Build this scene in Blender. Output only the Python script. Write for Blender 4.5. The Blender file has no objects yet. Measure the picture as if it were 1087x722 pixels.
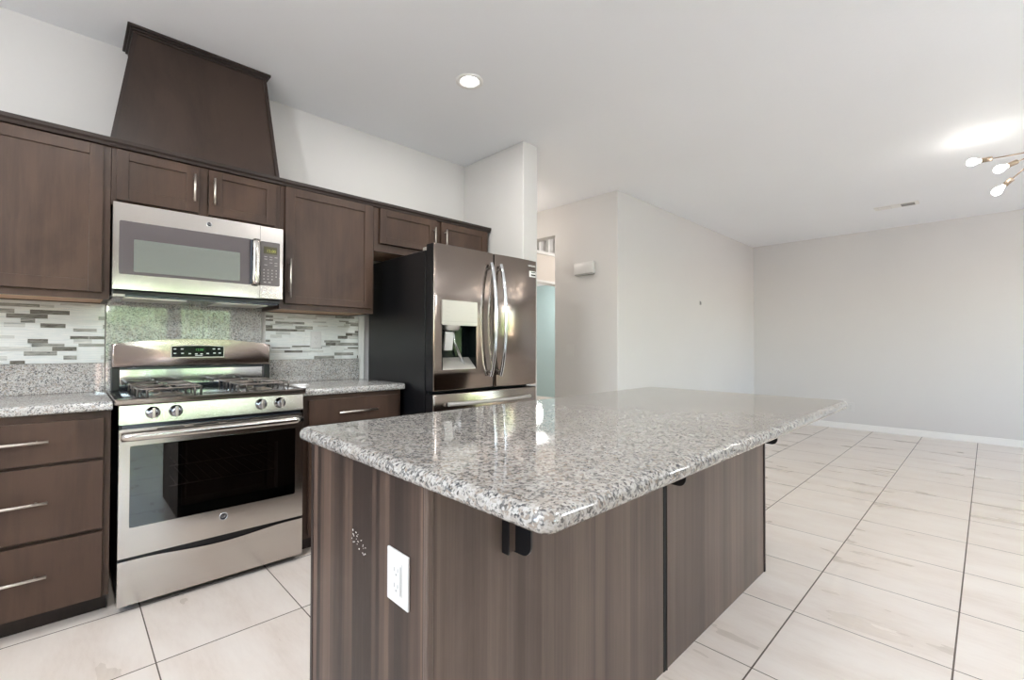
import bpy, bmesh, math, random
from mathutils import Vector, Matrix
random.seed(7)
sc = bpy.context.scene
COL = sc.collection
PI = math.pi

# ------------------------------------------------------------------ camera
cam = bpy.data.cameras.new('camera'); camo = bpy.data.objects.new('camera', cam); COL.objects.link(camo)
cam.sensor_width = 36.0; cam.lens = 489.3/1087*36; cam.clip_start = 0.02; cam.clip_end = 200
camo.matrix_world = (Matrix.Translation((0, 0, 1.1551)) @ Matrix.Rotation(math.radians(-44.068), 4, 'Z')
                     @ Matrix.Rotation(math.radians(90.7903), 4, 'X') @ Matrix.Rotation(math.radians(0.1388), 4, 'Z'))
sc.camera = camo

# ------------------------------------------------------------------ view
sc.view_settings.view_transform = 'Standard'; sc.view_settings.look = 'None'
sc.view_settings.gamma = 1.0; sc.view_settings.use_curve_mapping = False
sc.view_settings.exposure = 0.58
sc.cycles.use_denoising = True
sc.cycles.max_bounces = 12; sc.cycles.diffuse_bounces = 6; sc.cycles.glossy_bounces = 6
sc.cycles.transmission_bounces = 8; sc.cycles.transparent_max_bounces = 12
sc.cycles.sample_clamp_indirect = 6.0; sc.cycles.caustics_reflective = False; sc.cycles.caustics_refractive = False

# ------------------------------------------------------------------ sky, sun, window light
wd = bpy.data.worlds.new('sky'); sc.world = wd; wd.use_nodes = True
wn = wd.node_tree.nodes; wl = wd.node_tree.links
sky = wn.new('ShaderNodeTexSky'); sky.sky_type = 'NISHITA'; sky.sun_disc = False
sky.sun_elevation = math.radians(48); sky.sun_rotation = math.radians(20)
skm = wn.new('ShaderNodeMix'); skm.data_type = 'RGBA'; skm.blend_type = 'MULTIPLY'; skm.inputs[0].default_value = 1
wl.new(sky.outputs[0], skm.inputs[6]); skm.inputs[7].default_value = (1.0, .92, .82, 1)
wl.new(skm.outputs[2], wn['Background'].inputs[0]); wn['Background'].inputs[1].default_value = 3.6

def lamp(name, kind, loc, energy, color=(1, 1, 1), size=None, sizey=None, rot=None, direction=None):
    l = bpy.data.lights.new(name, kind); o = bpy.data.objects.new(name, l); COL.objects.link(o)
    o.location = loc; l.energy = energy; l.color = color
    if kind == 'AREA':
        l.shape = 'RECTANGLE'; l.size = size; l.size_y = sizey or size
    if kind == 'POINT' and size: l.shadow_soft_size = size
    if direction is not None: o.rotation_euler = Vector(direction).to_track_quat('-Z', 'Y').to_euler()
    if rot: o.rotation_euler = rot
    return o
sun = lamp('sun', 'SUN', (0, 0, 20), 18.0, (1, .97, .94), direction=(0.15, -0.75, -0.9)); sun.data.angle = 0.01
# daylight entering at the window openings behind the camera and on the left
WBACK = -3.6; WLEFT = -2.6
for (n, x, y, z, sx, sy, d, e, c) in [
        ('daylight_patio', 1.3, WBACK-.14, 1.1, 1.9, 2.1, (0, 1, 0.05), 88, (.93, .97, 1)),
        ('daylight_dining', 6.8, WBACK-.14, 1.62, 1.4, 1.45, (0, 1, 0.05), 80, (.97, .98, 1)),
        ('daylight_left', WLEFT-.14, .9, 1.72, 1.4, 1.15, (1, 0, 0.0), 62, (.86, .94, 1))]:
    o = lamp(n, 'AREA', (x, y, z), 1, c, sx, sy, direction=d); o.data.cycles.is_portal = True

# ------------------------------------------------------------------ node helpers
def s2l(c):
    return tuple((v/255/12.92 if v/255 <= .04045 else ((v/255+.055)/1.055)**2.4) for v in c)
class NT:
    def __init__(s, name, **kw):
        s.m = bpy.data.materials.new(name); s.m.use_nodes = True
        s.t = s.m.node_tree; s.n = s.t.nodes; s.b = s.n['Principled BSDF']; s.out = s.n['Material Output']
        for k, v in kw.items(): s.set(k, v)
        s._tc = None
    def set(s, k, v):
        k = {'color': 'Base Color', 'rough': 'Roughness', 'metal': 'Metallic', 'spec': 'Specular IOR Level', 'coat': 'Coat Weight',
             'coatr': 'Coat Roughness', 'normal': 'Normal', 'trans': 'Transmission Weight', 'aniso': 'Anisotropic'}.get(k, k)
        i = s.b.inputs[k]
        if hasattr(v, 'is_output') or isinstance(v, bpy.types.NodeSocket): s.t.links.new(v, i)
        else:
            if k == 'Base Color' and len(v) == 3: v = (*v, 1)
            i.default_value = v
    def co(s):
        if not s._tc: s._tc = s.n.new('ShaderNodeTexCoord').outputs['Object']
        return s._tc
    def map(s, scale=(1, 1, 1), loc=(0, 0, 0), rot=(0, 0, 0), src=None):
        m = s.n.new('ShaderNodeMapping'); s.t.links.new(src or s.co(), m.inputs[0])
        m.inputs['Location'].default_value = loc; m.inputs['Rotation'].default_value = rot; m.inputs['Scale'].default_value = scale
        return m.outputs[0]
    def noise(s, scale=5, detail=3, rough=.5, vec=None, out=0, dist=0):
        n = s.n.new('ShaderNodeTexNoise'); n.inputs['Scale'].default_value = scale; n.inputs['Detail'].default_value = detail
        n.inputs['Roughness'].default_value = rough; n.inputs['Distortion'].default_value = dist
        s.t.links.new(vec or s.co(), n.inputs['Vector']); return n.outputs[out]
    def vor(s, scale=5, vec=None, feature='F1', out='Color', rnd=1):
        n = s.n.new('ShaderNodeTexVoronoi'); n.feature = feature; n.inputs['Scale'].default_value = scale
        n.inputs['Randomness'].default_value = rnd
        s.t.links.new(vec or s.co(), n.inputs['Vector']); return n.outputs[out]
    def ramp(s, fac, stops, mode='LINEAR'):
        r = s.n.new('ShaderNodeValToRGB'); r.color_ramp.interpolation = mode; e = r.color_ramp.elements
        while len(e) < len(stops): e.new(.5)
        for i, (p, c) in enumerate(stops):
            e[i].position = p
            e[i].color = (*c, 1) if hasattr(c, '__len__') else (c, c, c, 1)
        s.t.links.new(fac, r.inputs[0]); return r.outputs[0]
    def math(s, op, a, b=None, c=None):
        m = s.n.new('ShaderNodeMath'); m.operation = op
        for i, v in enumerate((a, b, c)):
            if v is None: continue
            if isinstance(v, (int, float)): m.inputs[i].default_value = v
            else: s.t.links.new(v, m.inputs[i])
        return m.outputs[0]
    def mix(s, fac, a, b, mode='MIX'):
        m = s.n.new('ShaderNodeMix'); m.data_type = 'RGBA'; m.blend_type = mode
        for i, v in ((0, fac), (6, a), (7, b)):
            if isinstance(v, (int, float)): m.inputs[i].default_value = v if i == 0 else (v, v, v, 1)
            elif isinstance(v, tuple): m.inputs[i].default_value = (*v, 1) if len(v) == 3 else v
            else: s.t.links.new(v, m.inputs[i])
        return m.outputs[2]
    def sep(s, v):
        n = s.n.new('ShaderNodeSeparateXYZ'); s.t.links.new(v, n.inputs[0]); return n.outputs
    def comb(s, *a):
        n = s.n.new('ShaderNodeCombineXYZ')
        for i, v in enumerate(a):
            if isinstance(v, (int, float)): n.inputs[i].default_value = v
            else: s.t.links.new(v, n.inputs[i])
        return n.outputs[0]
    def bump(s, h, strength=.2, dist=.01):
        b = s.n.new('ShaderNodeBump'); b.inputs['Strength'].default_value = strength; b.inputs['Distance'].default_value = dist
        s.t.links.new(h, b.inputs['Height']); s.set('normal', b.outputs[0])

def plain(name, c, rough=.5, metal=0, **kw):
    t = NT(name, color=c, rough=rough, metal=metal, **kw); return t.m

def m_paint(name, c, bump=.12):
    t = NT(name, rough=.6, spec=.3)
    n = t.noise(1.2, 3); t.set('color', t.mix(n, tuple(v*.975 for v in c), tuple(min(1, v*1.02) for v in c)))
    t.bump(t.noise(55, 4, .6), bump, .004); return t.m
M = {}
M['wall'] = m_paint('wall_paint', s2l((207, 205, 203)))
M['ceiling'] = m_paint('ceiling_paint', s2l((236, 238, 241)), .2)
M['teal'] = m_paint('teal_paint', s2l((162, 184, 186)))
M['cream'] = m_paint('cream_paint', s2l((222, 213, 204)))
M['white'] = m_paint('white_trim_paint', s2l((232, 231, 228)), .02)
M['plastic'] = plain('white_plastic', s2l((208, 207, 205)), .3)
M['plastic_grey'] = plain('grey_plastic', s2l((150, 150, 148)), .4)
M['black'] = plain('black_gloss_paint', (.006, .006, .007), .3)
M['blackmat'] = plain('black_matte', (.006, .006, .006), .7)

def m_tile():
    t = NT('floor_tile', rough=.3, spec=.45)
    x, y, z = t.sep(t.co())
    PX, X0, PY, Y0, G = .5125, .249, .5045, .097, .0045
    fx = t.math('DIVIDE', t.math('SUBTRACT', x, X0), PX); fy = t.math('DIVIDE', t.math('SUBTRACT', y, Y0), PY)
    dx = t.math('MULTIPLY', t.math('ABSOLUTE', t.math('SUBTRACT', fx, t.math('ROUND', fx))), PX)
    dy = t.math('MULTIPLY', t.math('ABSOLUTE', t.math('SUBTRACT', fy, t.math('ROUND', fy))), PY)
    gx = t.math('LESS_THAN', dx, G*.50); gy = t.math('LESS_THAN', dy, G*.64)
    g = t.math('MAXIMUM', gx, gy)
    cell = t.comb(t.math('FLOOR', fx), t.math('FLOOR', fy), 0.0)
    wn_ = t.n.new('ShaderNodeTexWhiteNoise'); t.t.links.new(cell, wn_.inputs['Vector'])
    off = t.n.new('ShaderNodeVectorMath'); off.operation = 'SCALE'; off.inputs['Scale'].default_value = 6
    t.t.links.new(wn_.outputs['Color'], off.inputs[0])
    ad = t.n.new('ShaderNodeVectorMath'); t.t.links.new(t.co(), ad.inputs[0]); t.t.links.new(off.outputs[0], ad.inputs[1])
    v = t.map((5.5, 1.6, 1), rot=(0, 0, .12), src=ad.outputs[0])
    n1 = t.noise(1.1, 4, .5, v, dist=.2)
    v2 = t.map((14, 4, 1), src=ad.outputs[0]); n2 = t.noise(1.5, 5, .65, v2, dist=1.2)
    c = t.ramp(n1, [(.30, s2l((218, 205, 193))), (.5, s2l((226, 215, 205))), (.70, s2l((231, 222, 213)))])
    n4 = t.noise(1, 5, .7, t.map((60, 13, 1), src=ad.outputs[0]))
    c = t.mix(t.math('MULTIPLY', t.ramp(n4, [(.42, 0.0), (.66, 1.0)]), t.ramp(n1, [(.35, .26), (.6, .08)])), c, s2l((192, 176, 162)))
    c = t.mix(t.math('MULTIPLY', wn_.outputs[0], .10), c, s2l((206, 194, 182)))
    gc = t.mix(t.noise(9, 2), s2l((78, 68, 60)), s2l((112, 99, 88)))
    t.set('color', t.mix(g, c, gc))
    t.set('rough', t.math('ADD', t.math('MULTIPLY', g, .5), t.math('MULTIPLY_ADD', n1, .15, .22)))
    h = t.math('SUBTRACT', 1.0, g)
    t.bump(h, .35, .002); return t.m
M['floor'] = m_tile()

def m_granite(name, k=1.0, warm=0.0, cs=1.0):
    t = NT(name, rough=.04, spec=1.0)
    w = t.noise(60*cs, 2, .5, out=1)
    ad = t.n.new('ShaderNodeVectorMath'); ad.operation = 'MULTIPLY_ADD'
    t.t.links.new(w, ad.inputs[0]); ad.inputs[1].default_value = (.012/cs,)*3; t.t.links.new(t.co(), ad.inputs[2])
    V = ad.outputs[0]
    r1 = t.sep(t.vor(118*cs, V))[0]; r2 = t.sep(t.vor(215*cs, V))[1]; r3 = t.noise(14*cs, 4, .6)
    W = s2l((218, 217, 214)); L = s2l((196, 192, 187)); T = s2l((174, 162, 151)); G = s2l((130, 131, 133)); D = s2l((78, 82, 88)); B = s2l((36, 38, 42))
    c = t.ramp(r1, [(0, W), (.34, L), (.56, T), (.74, G), (.93, D)], 'CONSTANT')
    d = t.ramp(r2, [(0, B), (.09, D), (.20, G), (.34, L), (.62, W)], 'CONSTANT')
    sel = t.ramp(t.noise(120*cs, 2, .6), [(.44, 0.0), (.52, 1.0)])
    c = t.mix(t.math('MULTIPLY', sel, .82), c, d)
    c = t.mix(t.math('MULTIPLY', t.ramp(r3, [(.35, 0.0), (.7, 1.0)]), .30), c, T)
    if k != 1: c = t.mix(1.0, c, tuple([k*(1+warm), k, k*(1-warm)]), 'MULTIPLY')
    t.set('color', c); return t.m
M['granite'] = m_granite('speckled_grey_granite', .55, .02)
M['granite_k'] = m_granite('fine_speckled_grey_granite', .80, .0, 1.25)

def m_wood(name, dark, light, rough=.36, streak=(38, 38, 2.4), stripes=0.0, blot=.5):
    t = NT(name, rough=rough, spec=.32)
    n1 = t.noise(1, 6, .6, t.map(streak), dist=.4)
    n2 = t.noise(2.2, 4, .6, t.map((1.6, 1.6, .8)), dist=.8)
    n3 = t.noise(1, 3, .7, t.map((220, 220, 9)))
    f = t.math('ADD', t.math('MULTIPLY', n1, .45), t.math('MULTIPLY', n2, blot))
    f = t.math('ADD', f, t.math('MULTIPLY', n3, .16))
    if stripes:
        x, y, z = t.sep(t.co()); s = t.math('ADD', x, y)
        acc = None
        for wdt, wt in ((.047, .5), (.021, .3), (.109, .35)):
            wn_ = t.n.new('ShaderNodeTexWhiteNoise'); wn_.noise_dimensions = '1D'
            t.t.links.new(t.math('FLOOR', t.math('DIVIDE', s, wdt)), wn_.inputs['W'])
            a = t.math('MULTIPLY', t.math('SUBTRACT', wn_.outputs[0], .5), wt*stripes)
            acc = a if acc is None else t.math('ADD', acc, a)
        f = t.math('ADD', f, acc)
    c = t.ramp(f, [(.25, dark), (.85, light)])
    t.set('color', c); t.set('rough', t.math('MULTIPLY_ADD', n3, .18, rough-.07))
    t.bump(n3, .06, .001); return t.m
M['wood'] = m_wood('stained_maple_wood', s2l((20, 13, 11)), s2l((74, 56, 46)), blot=.9)
M['wood_dark'] = m_wood('dark_stained_moulding', s2l((32, 25, 23)), s2l((56, 45, 41)))
M['wood_hood'] = m_wood('stained_hood_panel_wood', s2l((12, 9, 8)), s2l((58, 46, 40)), .38, (9, 9, 2.2), 0, 1.0)
M['wood_end'] = m_wood('striped_laminate_panel', s2l((44, 34, 30)), s2l((108, 88, 76)), .38, (50, 50, 1.3), .75, .25)
M['wood_long'] = m_wood('striped_laminate_back_panel', s2l((74, 62, 56)), s2l((120, 103, 93)), .30, (50, 50, 1.1), .34, .3)
M['wood_raw'] = m_wood('unfinished_plywood', s2l((190, 152, 122)), s2l((222, 190, 160)), .6)

def m_steel(name, c, rough=.24, axis=0, metal=1.0, an=.6, ar=0.0):
    t = NT(name, metal=metal, rough=rough)
    sc_ = [260, 260, 260]; sc_[axis] = 3
    n = t.noise(1, 3, .6, t.map(tuple(sc_)))
    t.set('color', t.mix(n, tuple(v*.93 for v in c), c)); t.set('rough', t.math('MULTIPLY_ADD', n, .10, rough-.05))
    t.set('aniso', an); t.set('Anisotropic Rotation', ar); return t.m
M['steel'] = m_steel('brushed_stainless_steel', s2l((202, 196, 190)), .18, 0)
M['steel_v'] = m_steel('brushed_steel_vertical', s2l((206, 200, 194)), .15, 2)
M['steel_dim'] = m_steel('pinkish_brushed_steel', s2l((168, 155, 150)), .16, 0)
M['platinum'] = m_steel('platinum_steel_doors', s2l((142, 131, 123)), .13, 2, an=.4)
M['chrome'] = plain('polished_chrome', s2l((215, 218, 222)), .08, 1)
M['rim'] = plain('dark_warm_chrome', s2l((128, 118, 114)), .18, 1)
M['knob'] = plain('dark_chrome', s2l((150, 152, 158)), .1, 1)
M['nickel'] = plain('satin_nickel', s2l((214, 208, 200)), .28, 1)
M['silver'] = plain('silver_plastic', s2l((182, 177, 170)), .3, .35)
M['bronze'] = plain('warm_brushed_nickel', s2l((176, 158, 140)), .35, 1)
M['mwglass'] = plain('microwave_black_glass', s2l((92, 86, 88)), .12, .35, spec=.8)
M['mwinner'] = plain('microwave_window_mesh', s2l((150, 156, 150)), .08, .75)
M['mwpanel'] = plain('microwave_keypad', s2l((84, 78, 78)), .25)
M['blackglass'] = plain('black_display_glass', (.004, .006, .006), .06, spec=.25)
M['darkenamel'] = plain('dark_steel_cooktop', s2l((70, 73, 80)), .18, .85)
M['castiron'] = plain('grey_cast_iron_rod', s2l((120, 112, 106)), .35, .6)
M['text'] = plain('pale_print', s2l((225, 225, 222)), .5)
M['textgrey'] = plain('grey_print', s2l((165, 160, 155)), .5)
def m_speckle():
    t = NT('oven_enamel', rough=.3); c = t.ramp(t.sep(t.vor(300))[0], [(0, (.012, .013, .02)), (.9, (.06, .06, .07))], 'CONSTANT'); t.set('color', c); return t.m
M['enamel'] = m_speckle()
def m_tint():
    t = NT('tinted_oven_glass'); n = t.n; tr = n.new('ShaderNodeBsdfTransparent'); tr.inputs[0].default_value = (.33, .34, .36, 1)
    gl = n.new('ShaderNodeBsdfGlossy'); gl.inputs[0].default_value = (.9, .93, .95, 1); gl.inputs['Roughness'].default_value = .02
    fr = n.new('ShaderNodeFresnel'); fr.inputs[0].default_value = 1.9; mx = n.new('ShaderNodeMixShader')
    t.t.links.new(fr.outputs[0], mx.inputs[0]); t.t.links.new(tr.outputs[0], mx.inputs[1]); t.t.links.new(gl.outputs[0], mx.inputs[2])
    t.t.links.new(mx.outputs[0], t.out.inputs[0]); return t.m
M['tint'] = m_tint()
def m_glass():
    t = NT('clear_window_glass'); n = t.n; tr = n.new('ShaderNodeBsdfTransparent')
    gl = n.new('ShaderNodeBsdfGlossy'); gl.inputs['Roughness'].default_value = .01
    fr = n.new('ShaderNodeFresnel'); fr.inputs[0].default_value = 1.45; mx = n.new('ShaderNodeMixShader')
    t.t.links.new(fr.outputs[0], mx.inputs[0]); t.t.links.new(tr.outputs[0], mx.inputs[1]); t.t.links.new(gl.outputs[0], mx.inputs[2])
    t.t.links.new(mx.outputs[0], t.out.inputs[0]); return t.m
M['glass'] = m_glass()
def m_emit(name, c, s):
    t = NT(name, color=c); t.set('Emission Color', (*c, 1)); t.set('Emission Strength', s); return t.m
M['led'] = m_emit('lit_led_disc', (1, .97, .93), 9)
M['bulb'] = m_emit('lit_bulb_glass', (1, .95, .88), 14)
M['globe'] = m_emit('lit_opal_globe', (1, .97, .93), 3)
M['lcd'] = m_emit('green_display_digits', (.05, .22, .05), .15)
M['lcdbg'] = plain('olive_display', s2l((58, 56, 26)), .2)
M['lcdtext'] = m_emit('amber_display_digits', (.3, .3, .05), .1)
def m_streak(name, a, b, sx=9, c2=None):
    t = NT(name, rough=.12, spec=.6)
    n = t.noise(1, 4, .65, t.map((sx, sx, 170)), dist=1.0)
    t.set('color', t.ramp(n, [(.35, a), (.65, b)])); return t.m
M['mos_w'] = m_streak('white_glass_tile', s2l((212, 217, 217)), s2l((238, 238, 234)))
M['mos_l'] = m_streak('pale_grey_streaked_glass_tile', s2l((168, 172, 170)), s2l((226, 224, 218)))
M['mos_g'] = m_streak('grey_streaked_glass_tile', s2l((96, 98, 94)), s2l((186, 184, 176)), 14)
M['mos_d'] = m_streak('dark_streaked_glass_tile', s2l((70, 66, 58)), s2l((140, 138, 130)), 20)
M['grout'] = plain('white_grout', s2l((228, 228, 224)), .7)
def m_leaf():
    t = NT('hedge_leaves', rough=.7); n = t.noise(9, 5, .7); t.set('color', t.ramp(n, [(.35, s2l((56, 82, 44))), (.65, s2l((140, 164, 110)))])); return t.m
M['leaf'] = m_leaf()
M['stucco'] = m_paint('tan_stucco', s2l((214, 190, 176)), .3)
M['concrete'] = m_paint('patio_concrete', s2l((205, 200, 192)), .2)
M['blind'] = plain('vertical_blind_vinyl', s2l((222, 220, 214)), .5)

# ------------------------------------------------------------------ mesh helpers (all in world coordinates)
def BM(): return bmesh.new()
def box(bm, x0, x1, y0, y1, z0, z1, bev=0, mat=0, seg=2):
    r = bmesh.ops.create_cube(bm, size=1); vs = r['verts']
    bmesh.ops.scale(bm, vec=(x1-x0, y1-y0, z1-z0), verts=vs); bmesh.ops.translate(bm, vec=((x0+x1)/2, (y0+y1)/2, (z0+z1)/2), verts=vs)
    fs = {f for v in vs for f in v.link_faces}
    for f in fs: f.material_index = mat
    if bev:
        es = {e for v in vs for e in v.link_edges}
        rr = bmesh.ops.bevel(bm, geom=list(es), offset=bev, segments=seg, profile=.5, affect='EDGES')
        for f in rr['faces']: f.material_index = mat
    return vs
def rod(bm, pts, r, n=10, mat=0, cap=True):
    pts = [Vector(p) for p in pts]; rs = r if isinstance(r, (list, tuple)) else [r]*len(pts); rings = []
    for i, p in enumerate(pts):
        a = pts[max(0, i-1)]; b = pts[min(len(pts)-1, i+1)]; d = (b-a).normalized()
        up = Vector((0, 0, 1)) if abs(d.z) < .9 else Vector((1, 0, 0))
        u = d.cross(up).normalized(); v = d.cross(u).normalized()
        rings.append([bm.verts.new(p+(u*math.cos(2*PI*k/n)+v*math.sin(2*PI*k/n))*rs[i]) for k in range(n)])
    for a, b in zip(rings, rings[1:]):
        for k in range(n):
            f = bm.faces.new((a[k], a[(k+1) % n], b[(k+1) % n], b[k])); f.smooth = True; f.material_index = mat
    if cap:
        for rg in (rings[0], rings[-1]):
            f = bm.faces.new(rg); f.material_index = mat
def lathe(bm, o, axis, prof, n=24, mat=0):
    """profile of (radius, height) swept about axis through o"""
    o = Vector(o); d = Vector(axis).normalized(); up = Vector((0, 0, 1)) if abs(d.z) < .9 else Vector((1, 0, 0))
    u = d.cross(up).normalized(); v = d.cross(u).normalized(); rings = []
    for r, h in prof:
        if r < 1e-6: rings.append([bm.verts.new(o+d*h)]*n)
        else: rings.append([bm.verts.new(o+d*h+(u*math.cos(2*PI*k/n)+v*math.sin(2*PI*k/n))*r) for k in range(n)])
    for a, b in zip(rings, rings[1:]):
        for k in range(n):
            q = [a[k], a[(k+1) % n], b[(k+1) % n], b[k]]; q = list(dict.fromkeys(q))
            if len(q) >= 3:
                f = bm.faces.new(q); f.smooth = True; f.material_index = mat
def prism(bm, poly, axis, a, b, mat=0):
    """poly of 2d points extruded along axis ('x','y','z') from a to b; 2d order is the two other axes"""
    def P(p, t):
        return {'x': (t, p[0], p[1]), 'y': (p[0], t, p[1]), 'z': (p[0], p[1], t)}[axis]
    A = [bm.verts.new(P(p, a)) for p in poly]; B = [bm.verts.new(P(p, b)) for p in poly]; n = len(poly); fs = []
    fs.append(bm.faces.new(A)); fs.append(bm.faces.new(B))
    for i in range(n): fs.append(bm.faces.new((A[i], A[(i+1) % n], B[(i+1) % n], B[i])))
    for f in fs: f.material_index = mat
    return fs
def rrect(x0, x1, z0, z1, r, n=5):
    out = []
    for cx, cz, a0 in ((x1-r, z1-r, 0), (x0+r, z1-r, PI/2), (x0+r, z0+r, PI), (x1-r, z0+r, 1.5*PI)):
        for k in range(n+1):
            a = a0+PI/2*k/n; out.append((cx+r*math.cos(a), cz+r*math.sin(a)))
    return out
ORG = {}
def obj(name, bm, mats, parent=None, org=None, label=None, smooth=None):
    bmesh.ops.recalc_face_normals(bm, faces=bm.faces[:])
    if parent is not None: o3 = ORG[parent]
    elif org is not None: o3 = Vector(org)
    else:
        xs = [v.co for v in bm.verts]
        o3 = Vector(((min(v.x for v in xs)+max(v.x for v in xs))/2, (min(v.y for v in xs)+max(v.y for v in xs))/2, min(v.z for v in xs)))
    bmesh.ops.translate(bm, vec=-o3, verts=bm.verts[:])
    me = bpy.data.meshes.new(name); bm.to_mesh(me); bm.free()
    if not isinstance(mats, (list, tuple)): mats = [mats]
    for m in mats: me.materials.append(M[m] if isinstance(m, str) else m)
    if smooth is not None:
        for p in me.polygons: p.use_smooth = True
        try: me.set_sharp_from_angle(angle=math.radians(smooth))
        except Exception: pass
    o = bpy.data.objects.new(name, me); COL.objects.link(o)
    if parent is None: o.location = o3
    else: o.parent = parent
    ORG[o] = o3
    if label: o['label'] = label
    return o
def thing(name, loc, label, cat, group=None):
    o = bpy.data.objects.new(name, None); COL.objects.link(o); o.location = loc; o.empty_display_size = .1
    ORG[o] = Vector(loc); tag(o, label, cat, group); return o
def tag(o, label, cat, group=None):
    o['label'] = label; o['category'] = cat
    if group: o['group'] = group
    return o
def struct(name, bm, mat, org=(0, 0, 0)):
    o = obj(name, bm, mat, None, org); o['kind'] = 'structure'; return o
def dup(o, delta, label=None):
    bpy.context.view_layer.update()
    r = o.copy(); COL.objects.link(r); r.location = Vector(o.location)+Vector(delta)
    ORG[r] = ORG[o]+Vector(delta)
    if label: r['label'] = label
    for ch in list(o.children):
        c = ch.copy(); COL.objects.link(c); c.parent = r; ORG[c] = ORG[r]
        for g in list(ch.children):
            d = g.copy(); COL.objects.link(d); d.parent = c; ORG[d] = ORG[r]
    return r
def textmesh(body, size, loc, mat, parent, name='lettering', rot=(PI/2, 0, 0), depth=.0006, label=None, sx=1.0):
    cu = bpy.data.curves.new('t', 'FONT'); cu.body = body; cu.size = size; cu.extrude = depth; cu.align_x = 'CENTER'; cu.align_y = 'CENTER'
    to = bpy.data.objects.new('t', cu); COL.objects.link(to); bpy.context.view_layer.update()
    me = bpy.data.meshes.new_from_object(to.evaluated_get(bpy.context.evaluated_depsgraph_get()))
    bm = BM(); bm.from_mesh(me); bpy.data.objects.remove(to); bpy.data.curves.remove(cu)
    bmesh.ops.scale(bm, vec=(sx, 1, 1), verts=bm.verts[:])
    from mathutils import Euler
    bmesh.ops.transform(bm, matrix=Matrix.Translation(loc) @ Euler(rot).to_matrix().to_4x4(), verts=bm.verts[:])
    return obj(name, bm, mat, parent, label=label)

# ------------------------------------------------------------------ room shell
CZ = 2.755; YW = 3.235; XF = 7.936; YH = 2.616; XH = 4.029
b = BM(); box(b, WLEFT-.15, XF+.15, WBACK-.15, 8.0, -.1, 0); struct('floor', b, 'floor')
b = BM(); box(b, WLEFT-.15, XF+.15, WBACK-.15, 8.0, CZ, CZ+.1); struct('ceiling', b, 'ceiling')
b = BM(); box(b, WLEFT-.15, 2.536, YW, YW+.12, 0, CZ); struct('wall_back', b, 'wall')
b = BM(); box(b, 2.536, 2.697, 2.498, 7.9, 0, CZ, .008); struct('wall_pier', b, 'wall')
b = BM(); box(b, XH, XF+.12, YH, YH+.12, 0, CZ, .008); struct('wall_right', b, 'wall')
# end wall of the hall block, with its tall opening
b = BM(); box(b, XH, XH+.12, YH+.11, 3.457, 0, CZ, .004); box(b, XH, XH+.12, 3.45, 5.6, 2.435, CZ); box(b, XH, XH+.12, 5.6, 7.9, 0, CZ)
struct('wall_hall', b, 'wall')
b = BM(); box(b, XF, XF+.12, WBACK, YH+.02, 0, CZ); struct('wall_far', b, 'wall')
def wall_with_hole(axis, c0, c1, a0, a1, holes, name):
    bm = BM(); cur = a0
    def bx(u0, u1, z0, z1):
        if axis == 'y': box(bm, u0, u1, c0, c1, z0, z1)
        else: box(bm, c0, c1, u0, u1, z0, z1)
    for (u0, u1, z0, z1) in holes:
        bx(cur, u0, 0, CZ); bx(u0, u1, z1, CZ)
        if z0 > 0: bx(u0, u1, 0, z0)
        cur = u1
    bx(cur, a1, 0, CZ); return struct(name, bm, 'wall')
wall_with_hole('y', WBACK-.12, WBACK, WLEFT-.15, XF+.12, [(.3, 2.3, 0, 2.1), (6.1, 7.5, .9, 2.35)], 'wall_behind')
wall_with_hole('x', WLEFT-.12, WLEFT, WBACK, YW, [(0.2, 1.6, 1.15, 2.3)], 'wall_left')
# room past the opening: header over the doorway, transom with bars, teal wall
b = BM(); box(b, XH+.12, 7.36, 4.19, 4.31, 2.02, 2.42); struct('wall_header', b, 'cream')
b = BM(); box(b, XH+.12, 7.36, 4.16, 4.34, 2.40, 2.44, .004); box(b, XH+.12, 7.36, 4.17, 4.33, 2.015, 2.05, .004)
x = 4.2
while x < 7.3: box(b, x, x+.035, 4.20, 4.24, 2.44, CZ, .002); x += .185
struct('trim_2', b, 'white')
b = BM(); box(b, XH+.12, 7.36, 4.27, 4.30, 2.42, CZ); struct('window_3', b, 'wall')
b = BM(); box(b, 7.36, 7.48, YH+.12, 7.9, 0, CZ); struct('wall_teal', b, 'teal')
b = BM(); box(b, XH+.12, 7.36, 4.31, 7.9, 2.46, 2.5); struct('ceiling_teal', b, 'ceiling')
b = BM(); box(b, 2.697, 7.48, 7.8, 7.95, 0, CZ); struct('wall_hall_end', b, 'cream')
def baseboard(name, segs):
    bm = BM()
    for (x0, x1, y0, y1) in segs: box(bm, x0, x1, y0, y1, 0, .085, .004)
    return struct(name, bm, 'white')
baseboard('baseboard_far', [(XF-.013, XF, WBACK, YH)])
baseboard('baseboard_right', [(XH, XF-.013, YH-.013, YH)])
baseboard('baseboard_hall', [(XH-.013, XH, YH-.013, 3.457)])
baseboard('baseboard_teal', [(7.347, 7.36, 4.31, 7.8)])
baseboard('baseboard_behind', [(WLEFT, .3, WBACK, WBACK+.013), (2.3, XF-.013, WBACK, WBACK+.013)])
baseboard('baseboard_pier', [(2.536, 2.710, 2.485, 2.498), (2.697, 2.710, 2.498, 7.8)])
b = BM(); box(b, 1.55, 1.592, YW-.012, YW, .915, 1.372, .001); struct('trim_1', b, 'white')

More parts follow.
